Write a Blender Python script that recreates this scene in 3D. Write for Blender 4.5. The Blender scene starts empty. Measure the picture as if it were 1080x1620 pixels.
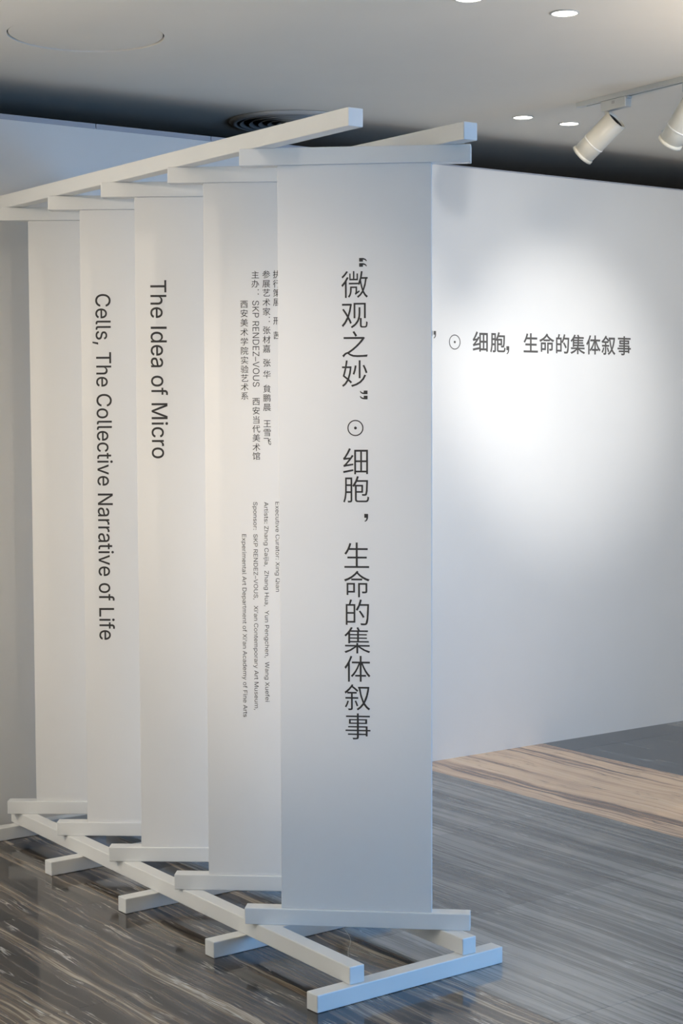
import bpy, bmesh, math, os, random
from mathutils import Vector, Matrix
from mathutils.geometry import delaunay_2d_cdt
random.seed(4)
sc = bpy.context.scene
COL = sc.collection

# ------------------------------------------------------------------ camera
CH = 1.6363
F = 2651.23
cd = bpy.data.cameras.new('camera')
cd.sensor_fit = 'VERTICAL'; cd.sensor_height = 24.0
cd.lens = F / 1620 * 24.0
cd.clip_start = .05; cd.clip_end = 60
cam = bpy.data.objects.new('camera', cd); COL.objects.link(cam)
cam.matrix_world = Matrix.Translation((0, 0, CH)) @ Matrix.Rotation(math.radians(90) - .0609, 4, 'X') @ Matrix.Rotation(-.0037, 4, 'Z')
sc.camera = cam

# ------------------------------------------------------------------ view / world
vs = sc.view_settings
vs.view_transform = 'Standard'; vs.look = 'None'; vs.gamma = 1; vs.use_curve_mapping = False
vs.exposure = 0.14
w = bpy.data.worlds.new('sky'); sc.world = w; w.use_nodes = True
w.node_tree.nodes['Background'].inputs[0].default_value = (.45, .62, 1, 1)
w.node_tree.nodes['Background'].inputs[1].default_value = .1

# ------------------------------------------------------------------ lights of the room and added fill
def look(loc, to):
    return (Vector(to) - Vector(loc)).to_track_quat('-Z', 'Y').to_euler()
def area(name, loc, to, sx, sy, power, col):
    l = bpy.data.lights.new(name, 'AREA'); l.shape = 'RECTANGLE'; l.size = sx; l.size_y = sy
    l.energy = power; l.color = col
    o = bpy.data.objects.new(name, l); COL.objects.link(o); o.location = loc; o.rotation_euler = look(loc, to)
    return o
def spot(name, loc, to, power, col, deg, blend=1.0, r=.04):
    l = bpy.data.lights.new(name, 'SPOT'); l.energy = power; l.color = col
    l.spot_size = math.radians(deg); l.spot_blend = blend; l.shadow_soft_size = r
    o = bpy.data.objects.new(name, l); COL.objects.link(o); o.location = loc; o.rotation_euler = look(loc, to)
    return o
WARM = (1.0, .91, .79)
NEUT = (1.0, .97, .92)
# daylight through the shop window on the right (out of frame)
NEUT = (1.0, .97, .92); LW = (1.0, .86, .70); LN = (1.0, .97, .93); LC = (.22, .52, 1.0)
area('window_daylight', (4.95, 3.0, 1.2), (0, 4.5, 1.0), 2.4, 2.0, 42, LC).data.spread = 2.2
area('window_daylight_low', (4.95, 2.0, .95), (0, 4.7, .6), 2.4, 1.6, 24, LC).data.spread = 1.4
# gallery spots on the ceiling (out of frame); fill lamps are marked as added
spot('ceiling_spot_tight', (-2.8, 2.0, 2.84), (-.1, 4.95, 1.40), 44, LW, 24, 1, .05)
spot('ceiling_spot_narrow', (-2.8, 2.0, 2.84), (-.15, 5.0, 1.36), 215, LW, 26, 1, .05)
spot('ceiling_spot_medium', (-2.8, 2.0, 2.84), (-.75, 5.5, 1.34), 200, LW, 37, 1, .05)
spot('ceiling_spot_wide', (-2.8, 2.0, 2.84), (-.4, 5.3, 1.30), 15, LW, 56, 1, .05)
spot('ceiling_spot_left', (-3.6, 3.6, 2.84), (-1.6, 6.2, 1.4), 110, LW, 60, 1, .05)
spot('ceiling_spot_on_far_screens', (1.41, 2.0, 2.84), (-1.15, 6.2, 1.55), 60, LW, 25, 1, .05)
spot('added_hall_bounce', (-3.2, 3.0, 2.8), (-4.6, 5.2, 1.0), 900, (1, .93, .84), 90, 1, .05)  # added lamp: bounces off the unseen left wall to brighten the ceiling
spot('wall_spot_hot', (1.95, 5.55, 2.74), (1.06, 8.19, 1.72), 185, LN, 33, 1, .05)
spot('wall_flood_near', (2.2, 5.0, 2.74), (.95, 8.2, 1.3), 55, LN, 100, 1, .05)
spot('added_fill_wall_right', (3.2, 5.6, 2.74), (2.3, 8.8, 1.0), 118, LN, 110, 1, .05)  # added flood, lifts the right part of the back wall
spot('bounce_fill_left', (-1.5, 3.6, 1.6), (-1.5, 3.8, 2.9), 70, LW, 138, 1, .08)  # added, no fixture: stands in for bounced hall light on the ceiling
spot('bounce_fill_right', (2.0, 4.9, 1.95), (1.8, 5.1, 2.9), 76, LW, 136, 1, .08)  # added like the left one, ceiling bounce from the right
spot('added_fill_wall_centre', (1.0, 6.0, 2.78), (.7, 7.9, 1.9), 16, LW, 80, 1, .05)  # added flood, washes out a shadow on the back wall
area('added_wall_bounce_left', (-3.7, 2.0, 2.7), (-4.6, 2.0, 1.2), 5, .2, 40, (.55, .74, 1))  # added strip lamp on the unseen left wall, for bounced fill

# ------------------------------------------------------------------ materials
def lin(c): 
    return tuple(((v/255)/12.92 if v/255 <= .04045 else ((v/255+.055)/1.055)**2.4) for v in c) + (1,)
def mat(name, rgb, rough=.5, spec=.5, metal=0, bump=0, bscale=200, emis=None, var=0):
    m = bpy.data.materials.new(name); m.use_nodes = True
    nt = m.node_tree; b = nt.nodes['Principled BSDF']
    b.inputs['Base Color'].default_value = lin(rgb); b.inputs['Roughness'].default_value = rough
    b.inputs['Specular IOR Level'].default_value = spec; b.inputs['Metallic'].default_value = metal
    if emis:
        b.inputs['Emission Color'].default_value = lin(emis[0]); b.inputs['Emission Strength'].default_value = emis[1]
    if bump or var:
        tc = nt.nodes.new('ShaderNodeTexCoord'); n = nt.nodes.new('ShaderNodeTexNoise')
        n.inputs['Scale'].default_value = bscale; n.inputs['Detail'].default_value = 3
        nt.links.new(tc.outputs['Object'], n.inputs['Vector'])
        if bump:
            bp = nt.nodes.new('ShaderNodeBump'); bp.inputs['Strength'].default_value = bump; bp.inputs['Distance'].default_value = .002
            nt.links.new(n.outputs['Fac'], bp.inputs['Height']); nt.links.new(bp.outputs['Normal'], b.inputs['Normal'])
        if var:
            mx = nt.nodes.new('ShaderNodeMix'); mx.data_type = 'RGBA'
            c = lin(rgb); mx.inputs[6].default_value = c; mx.inputs[7].default_value = tuple(v*(1-var) for v in c[:3])+(1,)
            n2 = nt.nodes.new('ShaderNodeTexNoise'); n2.inputs['Scale'].default_value = 6
            nt.links.new(tc.outputs['Object'], n2.inputs['Vector'])
            nt.links.new(n2.outputs['Fac'], mx.inputs[0]); nt.links.new(mx.outputs[2], b.inputs['Base Color'])
    return m
M_WALL = mat('white_wall_paint', (232, 232, 230), .75, .25, bump=.08, bscale=60, var=.03)
M_CEIL = mat('ceiling_paint', (238, 232, 220), .85, .2, var=.03)
M_ROOM = mat('room_wall_paint', (238, 230, 214), .8, .2, var=.05)
M_DARK = mat('dark_void_paint', (120, 122, 128), .9, .1, var=.1)
M_BAR = mat('white_lacquered_wood', (233, 233, 230), .38, .45, bump=.05, bscale=90, var=.03)
M_PANEL = mat('white_matte_board', (232, 231, 228), .62, .3, bump=.06, bscale=50, var=.02)
M_INK = mat('charcoal_vinyl_lettering', (58, 56, 55), .6, .3, var=.1)
M_INK2 = mat('grey_vinyl_lettering', (92, 90, 88), .6, .3, var=.1)
M_TRACK = mat('white_powder_coat', (214, 214, 208), .4, .5, var=.03)
M_HEAD = mat('cream_lamp_housing', (226, 222, 208), .35, .5, var=.03)
M_BLACK = mat('black_recess', (26, 26, 27), .6, .3, var=.1)
M_METAL = mat('dull_grey_metal', (190, 188, 184), .4, .5, .2, var=.05)
M_GLINT = mat('painted_glint_ring', (250, 248, 240), .3, .6, 0, var=.03)  # near-white, non-metallic: the glint of the ring is put into its colour
M_GLOW = mat('lamp_diffuser', (255, 250, 240), .5, .3, emis=((255, 250, 236), 9), var=.01)
M_LENS = mat('lit_lens', (255, 250, 240), .3, .3, emis=((255, 244, 224), 6), var=.01)
M_THREAD = mat('pale_thread', (200, 196, 186), .6, .3, var=.05)
M_GLASS = mat('window_frame_paint', (90, 92, 96), .5, .4, var=.05)

UA = math.radians(-53.94)                         # run of the marble strips, square to the back wall
def marble(name, cols, veins, vein_amt, gain=1.0, wave=.035, fine=1.0):
    """streaked polished stone; cols = list of (pos, rgb)"""
    m = bpy.data.materials.new(name); m.use_nodes = True
    nt = m.node_tree; N = nt.nodes.new; L = nt.links.new
    b = nt.nodes['Principled BSDF']
    g = N('ShaderNodeNewGeometry')
    mp = N('ShaderNodeMapping'); mp.vector_type = 'POINT'; mp.inputs['Rotation'].default_value = (0, 0, -UA)
    L(g.outputs['Position'], mp.inputs['Vector'])
    oi = N('ShaderNodeObjectInfo')
    off = N('ShaderNodeVectorMath'); off.operation = 'MULTIPLY_ADD'
    sep = N('ShaderNodeSeparateColor'); L(oi.outputs['Color'], sep.inputs[0])
    cmb = N('ShaderNodeCombineXYZ'); L(sep.outputs[0], cmb.inputs[0]); L(sep.outputs[2], cmb.inputs[2])
    off.inputs[1].default_value = (3, 0, 9); L(cmb.outputs[0], off.inputs[0]); L(mp.outputs[0], off.inputs[2])
    P = off.outputs[0]
    def noise(sx, sy, detail, vec=P, rough=.5, dist=0):
        s = N('ShaderNodeVectorMath'); s.operation = 'MULTIPLY'; s.inputs[1].default_value = (sx, sy, 1); L(vec, s.inputs[0])
        n = N('ShaderNodeTexNoise'); n.inputs['Scale'].default_value = 1; n.inputs['Detail'].default_value = detail
        n.inputs['Roughness'].default_value = rough; n.inputs['Distortion'].default_value = dist
        L(s.outputs[0], n.inputs['Vector']); return n
    wn = noise(1.6, 3.5, 3)
    wv = N('ShaderNodeVectorMath'); wv.operation = 'MULTIPLY_ADD'; wv.inputs[1].default_value = (0, wave*4, 0)
    L(wn.outputs['Color'], wv.inputs[0]); L(P, wv.inputs[2])
    Q = wv.outputs[0]
    a = noise(.45, 11, 2, Q); bn = noise(.9, 44, 3, Q, .62); c = noise(2.6, 170, 3, Q, .68)
    def math_(op, x, y, cl=False):
        n = N('ShaderNodeMath'); n.operation = op; n.use_clamp = cl
        for i, v in enumerate((x, y)):
            if isinstance(v, (int, float)): n.inputs[i].default_value = v
            else: L(v, n.inputs[i])
        return n.outputs[0]
    s = math_('ADD', math_('MULTIPLY', a.outputs['Fac'], .42), math_('MULTIPLY', bn.outputs['Fac'], .36))
    s = math_('ADD', s, math_('MULTIPLY', c.outputs['Fac'], .22*fine))
    s = math_('ADD', math_('MULTIPLY', math_('SUBTRACT', s, .5), 3.0*gain), .5, True)
    r = N('ShaderNodeValToRGB'); L(s, r.inputs[0])
    el = r.color_ramp.elements
    while len(el) > 1: el.remove(el[-1])
    el[0].position = cols[0][0]; el[0].color = lin(cols[0][1])
    for p_, c_ in cols[1:]:
        e = el.new(p_); e.color = lin(c_)
    # pale veins: narrow ridges of a long noise, broken up
    v = noise(1.5, 24, 4, Q, .6, .1)
    ridge = math_('SUBTRACT', 1.0, math_('MULTIPLY', math_('ABSOLUTE', math_('SUBTRACT', v.outputs['Fac'], .5), 0), 55), True)
    brk = noise(5, 14, 2, P)
    msk = math_('MULTIPLY', math_('SUBTRACT', brk.outputs['Fac'], .52), 7, True)
    vm = math_('MULTIPLY', math_('MULTIPLY', ridge, msk), vein_amt)
    mx = N('ShaderNodeMix'); mx.data_type = 'RGBA'; L(vm, mx.inputs[0]); L(r.outputs[0], mx.inputs[6]); mx.inputs[7].default_value = lin(veins)
    tn = math_('ADD', math_('MULTIPLY', sep.outputs[1], .36), .82)
    ts = N('ShaderNodeVectorMath'); ts.operation = 'SCALE'; L(mx.outputs[2], ts.inputs[0]); L(tn, ts.inputs['Scale'])
    L(ts.outputs[0], b.inputs['Base Color'])
    b.inputs['Roughness'].default_value = .09
    b.inputs['Specular IOR Level'].default_value = .6
    return m
M_BROWN = marble('brown_streaked_marble', [(0, (16, 13, 12)), (.25, (42, 35, 31)), (.42, (70, 61, 54)), (.56, (88, 78, 70)), (.7, (104, 90, 74)), (.84, (132, 120, 103)), (1, (168, 156, 138))], (205, 200, 190), .9, 2.0, .022)
M_GREY = marble('grey_streaked_marble', [(0, (50, 50, 52)), (.3, (74, 75, 77)), (.5, (92, 94, 95)), (.7, (112, 114, 114)), (1, (150, 151, 150))], (205, 206, 204), .6, 1.3, .012, 1.6)
M_BEIGE = marble('beige_streaked_marble', [(0, (118, 92, 74)), (.07, (150, 120, 98)), (.2, (196, 164, 136)), (.4, (222, 190, 156)), (.7, (232, 202, 168)), (1, (240, 216, 190))], (84, 68, 58), .9, 1.5, .03, .8)
M_SLATE = marble('slate_blue_marble', [(0, (32, 36, 41)), (.4, (50, 56, 63)), (.7, (66, 72, 80)), (1, (110, 116, 122))], (160, 165, 168), .6, .8, .03)
M_JOINT = mat('tile_joint_grout', (62, 60, 58), .8, .2, var=.1)

# ------------------------------------------------------------------ mesh helpers
def link(name, me, m, parent=None, kind=None, label=None):
    if m is not None and not me.materials: me.materials.append(m)
    o = bpy.data.objects.new(name, me); COL.objects.link(o)
    if parent is not None: o.parent = parent
    if kind: o['kind'] = kind
    if label: o['label'] = label
    return o
def bm_obj(name, bm, m, parent=None, kind=None, label=None, smooth=False):
    bmesh.ops.recalc_face_normals(bm, faces=bm.faces[:])
    me = bpy.data.meshes.new(name); bm.to_mesh(me); bm.free()
    if smooth:
        for p in me.polygons: p.use_smooth = True
    return link(name, me, m, parent, kind, label)
def frame(o, az):
    """matrix with local X along azimuth az"""
    return Matrix.Translation(o) @ Matrix.Rotation(az, 4, 'Z')
def box(bm, x0, x1, y0, y1, z0, z1, mtx=None, bev=0, seg=2):
    r = bmesh.ops.create_cube(bm, size=1)
    vs_ = r['verts']
    for v in vs_:
        v.co = Vector(((x0+x1)/2+v.co.x*(x1-x0), (y0+y1)/2+v.co.y*(y1-y0), (z0+z1)/2+v.co.z*(z1-z0)))
    if bev:
        es = {e for v in vs_ for e in v.link_edges}
        out = bmesh.ops.bevel(bm, geom=list(es), offset=bev, segments=seg, profile=.5, affect='EDGES')
        vs_ = list({v for f in out['faces'] for v in f.verts} | {v for v in vs_ if v.is_valid})
    if mtx is not None:
        bmesh.ops.transform(bm, matrix=mtx, verts=vs_)
def lathe(bm, prof, seg=48, mtx=None):
    """prof: (radius, z) list turned round Z"""
    rings = []
    for r, z in prof:
        if r < 1e-6: rings.append([bm.verts.new((0, 0, z))])
        else: rings.append([bm.verts.new((r*math.cos(2*math.pi*i/seg), r*math.sin(2*math.pi*i/seg), z)) for i in range(seg)])
    for A, B in zip(rings, rings[1:]):
        for i in range(seg):
            j = (i+1) % seg
            if len(A) == 1 and len(B) == 1: continue
            if len(A) == 1: bm.faces.new((A[0], B[i], B[j]))
            elif len(B) == 1: bm.faces.new((A[i], A[j], B[0]))
            else: bm.faces.new((A[i], A[j], B[j], B[i]))
    if mtx is not None:
        bmesh.ops.transform(bm, matrix=mtx, verts=[v for R in rings for v in R])
def tag(o, label, cat, group=None):
    o['label'] = label; o['category'] = cat
    if group: o['group'] = group
def empty(name, loc, label, cat, group=None):
    o = bpy.data.objects.new(name, None); COL.objects.link(o); o.location = loc; o.empty_display_size = .1
    tag(o, label, cat, group); return o

# ------------------------------------------------------------------ room shell
HC = 2.90
X0, X1, Y0, Y1 = -4.6, 5.0, -3.4, 12.5
FL = bm_obj('floor', (lambda bm: (box(bm, X0, X1, Y0, Y1, -.12, -.0022), bm)[1])(bmesh.new()), M_JOINT, kind='structure')
M_BOUNCE = mat('pale_bounce_floor', (226, 220, 208), .35, .4, var=.06)
bm = bmesh.new(); box(bm, X0+.01, X1-.01, Y0+.01, 2.1, -.0022, .0); bm_obj('floor', bm, M_BOUNCE, kind='structure')   # unseen pale floor, added to bounce light onto the ceiling
HCX, HCY, HCR = -.8556, 5.7414, .2635             # round opening in the ceiling board
bm = bmesh.new(); box(bm, X0-.1, X1+.1, Y0-.1, Y1+.1, HC+.010, HC+.12)
rim = [Vector((HCX+HCR*math.cos(2*math.pi*i/96), HCY+HCR*math.sin(2*math.pi*i/96))) for i in range(96)]
cor = [Vector(p) for p in ((X0-.1, Y0-.1), (X1+.1, Y0-.1), (X1+.1, Y1+.1), (X0-.1, Y1+.1))]
ov, _, of, *_r = delaunay_2d_cdt(cor+rim, [(0, 1), (1, 2), (2, 3), (3, 0)]+[(4+i, 4+(i+1) % 96) for i in range(96)], [], 0, 1e-6)
lo = [bm.verts.new((v.x, v.y, HC)) for v in ov]
for f in of:
    m_ = sum((ov[i] for i in f), Vector((0, 0)))/3
    if (m_-Vector((HCX, HCY))).length > HCR*.999: bm.faces.new([lo[i] for i in f])
for v in [v for v in lo if not v.link_faces]: bm.verts.remove(v)
ra = [bm.verts.new((p.x, p.y, HC)) for p in rim]; rb = [bm.verts.new((p.x, p.y, HC+.010)) for p in rim]
for i in range(96): bm.faces.new((ra[i], ra[(i+1) % 96], rb[(i+1) % 96], rb[i]))
bm_obj('ceiling', bm, M_CEIL, kind='structure')
bm = bmesh.new(); box(bm, X0-.1, X0, Y0, Y1, -.12, HC); bm_obj('wall_left', bm, M_ROOM, kind='structure')
bm = bmesh.new(); box(bm, X0-.1, X1+.1, Y0-.1, Y0, -.12, HC); bm_obj('wall_front', bm, M_ROOM, kind='structure')
bm = bmesh.new(); box(bm, X0-.1, X1+.1, Y1, Y1+.1, -.12, HC); bm_obj('wall_far', bm, M_DARK, kind='structure')
bm = bmesh.new()
WY0, WY1, WZ0, WZ1 = 1.7, 4.3, .1, 2.3           # shop window in the right-hand wall
for a in ((Y0, WY0, -.12, HC), (WY1, Y1, -.12, HC), (WY0, WY1, -.12, WZ0), (WY0, WY1, WZ1, HC)):
    box(bm, X1, X1+.1, *a)
bm_obj('wall_right', bm, M_ROOM, kind='structure')
bm = bmesh.new()
for yy in (WY0, (WY0+WY1)/2-.02, WY1-.04): box(bm, X1+.0, X1+.04, yy, yy+.04, WZ0, WZ1)
for zz in (WZ0, WZ1-.04): box(bm, X1+.0, X1+.04, WY0+.04, WY1-.04, zz, zz+.04)
bm_obj('window_1', bm, M_GLASS, kind='structure')

# back wall: free-standing partition that stops short of the ceiling
WA = math.radians(36.06); WO = Vector((.417, 7.72, 0)); HW = 2.755
WD = Vector((math.cos(WA), math.sin(WA), 0))
t0 = (X0 - WO.x)/WD.x + .02; t1 = (X1 - WO.x)/WD.x - .02
bm = bmesh.new(); box(bm, t0, t1, .0, .09, -.002, HW, frame(WO, WA))
WALL = bm_obj('wall_back', bm, M_WALL, kind='structure')
# metal edge trim along its top, in lengths with visible joints
cuts = [t0, -2.6, -1.7125, -1.1796, -.05]
for i, (a, b) in enumerate(zip(cuts, cuts[1:])):
    bm = bmesh.new(); box(bm, a+.0015, b-.0015, -.004, .094, HW-.006, HW+.014, frame(WO, WA), .001, 1)
    bm_obj('trim_%d' % (i+1), bm, mat('grey_trim', (176, 180, 190), .45, .4, var=.03) if i == 0 else bpy.data.materials['grey_trim'], kind='structure')
bm = bmesh.new(); box(bm, -.0485, t1, -.003, .093, HW-.002, HW+.004, frame(WO, WA)); bm_obj('trim_5', bm, bpy.data.materials['grey_trim'], kind='structure')

# ------------------------------------------------------------------ floor tiles (strips square to the wall)
UD = Vector((math.cos(UA), math.sin(UA), 0)); ND = Vector((-UD.y, UD.x, 0))
TQ = .857                                          # square tiles
nb = [3.045 + TQ*k for k in range(-7, 3)] + [4.757, 5.580] + [5.580 + TQ*k for k in range(1, 4)]
nb = sorted(set(round(v, 3) for v in nb if abs(v-4.759) > .001))
tile_mesh = {}
def tile_me(w_, l_, m):
    key = (round(w_, 3), round(l_, 3), m.name)
    if key not in tile_mesh:
        b = bmesh.new(); g = .0004
        box(b, g, l_-g, g, w_-g, -.012, 0, None, .0004, 1)
        me = bpy.data.meshes.new('tile'); b.to_mesh(me); b.free(); me.materials.append(m); tile_mesh[key] = me
    return tile_mesh[key]
wall_u = WO.dot(UD)                                # the wall is square to the strips: u of its foot
rt = random.Random(11)
for n0, n1 in zip(nb, nb[1:]):
    beige = abs(n0-4.757) < .01
    m = M_BEIGE if beige else (M_SLATE if n0 > 5.5 and n0 < 6.4 else (M_GREY if n0 > 3.0 else M_BROWN))
    sr = rt.random()
    for j in range(-10, 14):
        u0 = -3.214 + j*TQ; u1 = u0 + TQ
        tone = rt.random(); sh = rt.random()
        if u1 <= wall_u + .01: continue            # u grows towards the viewer, the wall foot is at wall_u
        u0 = max(u0, wall_u)
        if u1 - u0 < .03: continue
        cs = [UD*u + ND*n for u in (u0, u1) for n in (n0, n1)]
        if any(c.x < X0+.02 or c.x > X1-.02 or c.y < 2.12 for c in cs): continue
        if abs(j-(-1)) < .5 and abs(n0-3.045) < .01: tone = .95
        if abs(j+2) < .5 and abs(n0-3.045) < .01: tone = .05
        o = link('tile', tile_me(n1-n0, u1-u0, m), None, FL)
        o.matrix_world = Matrix.Translation(UD*u0 + ND*n0) @ Matrix.Rotation(UA, 4, 'Z')
        o.color = (sr, .5 if beige else tone, sr + (0 if beige else .02*sh), 1)   # vein pattern per strip, tone per slab

# ------------------------------------------------------------------ the louvred display screen
S = .05; HP = 2.1963; ZT = 3*S + HP
SCR = empty('louvered_display_screen', (-.5, 5.4, 0), 'white frame of crossed square bars carrying five upright lettered boards beside the back wall', 'display stand')
def part(name, bm, m, parent=SCR, label=None):
    o = bm_obj(name, bm, m, None, label=label)
    o.parent = parent
    if parent is SCR: o.matrix_parent_inverse = Matrix.Translation((.5, -5.4, 0))
    return o
SCR_INV = Matrix.Translation((.5, -5.4, 0))
BV = .0028
RL = 2.27
def rail(x, y, az, z):
    bm = bmesh.new()
    # local X runs backwards along the rail, local -Y to the right
    box(bm, 0, RL, -S, 0, z, z+S, frame((x, y, 0), math.pi/2 - az), BV)
    part('rail', bm, M_BAR)
rail(.0180, 4.5402, -.61, S); rail(.3478, 4.7868, -.61, S)
rail(.0219, 4.5434, -.6186, ZT+S); rail(.3484, 4.7759, -.6186, ZT+S)
SA = .6518
for x, y in ((-.0703, 4.4566), (-.3858, 4.9173), (-.7065, 5.3648), (-1.0256, 5.8131), (-1.3447, 6.2617)):
    bm = bmesh.new(); box(bm, 0, .6824, 0, S, 0.0005, S, frame((x, y, 0), SA), BV); part('floor_bar', bm, M_BAR)
CB = [(-.2948, 4.9332, -.1116), (-.5412, 5.2980, -.0734), (-.7981, 5.6377, -.0363), (-1.0351, 5.9872, -.0334), (-1.2792, 6.3162, -.0236)]
PO, PW, PD, PT = .1109, .449, .0078, .030
PLAB = ['foremost board with a column of large Chinese characters', 'second board with small Chinese and English credit lines',
        'third board reading The Idea of Micro', 'fourth board reading Cells, The Collective Narrative of Life', None]
PANELS = []
for i, (x, y, a) in enumerate(CB):
    for z in (2*S, ZT):
        bm = bmesh.new(); box(bm, 0, .6737, 0, S, z, z+S, frame((x, y, 0), a), BV); part('cross_bar', bm, M_BAR)
    bm = bmesh.new(); box(bm, PO, PO+PW, PD, PD+PT, 3*S, ZT, frame((x, y, 0), a), .0012)
    PANELS.append(part('board', bm, M_PANEL, label=PLAB[i]))

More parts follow.
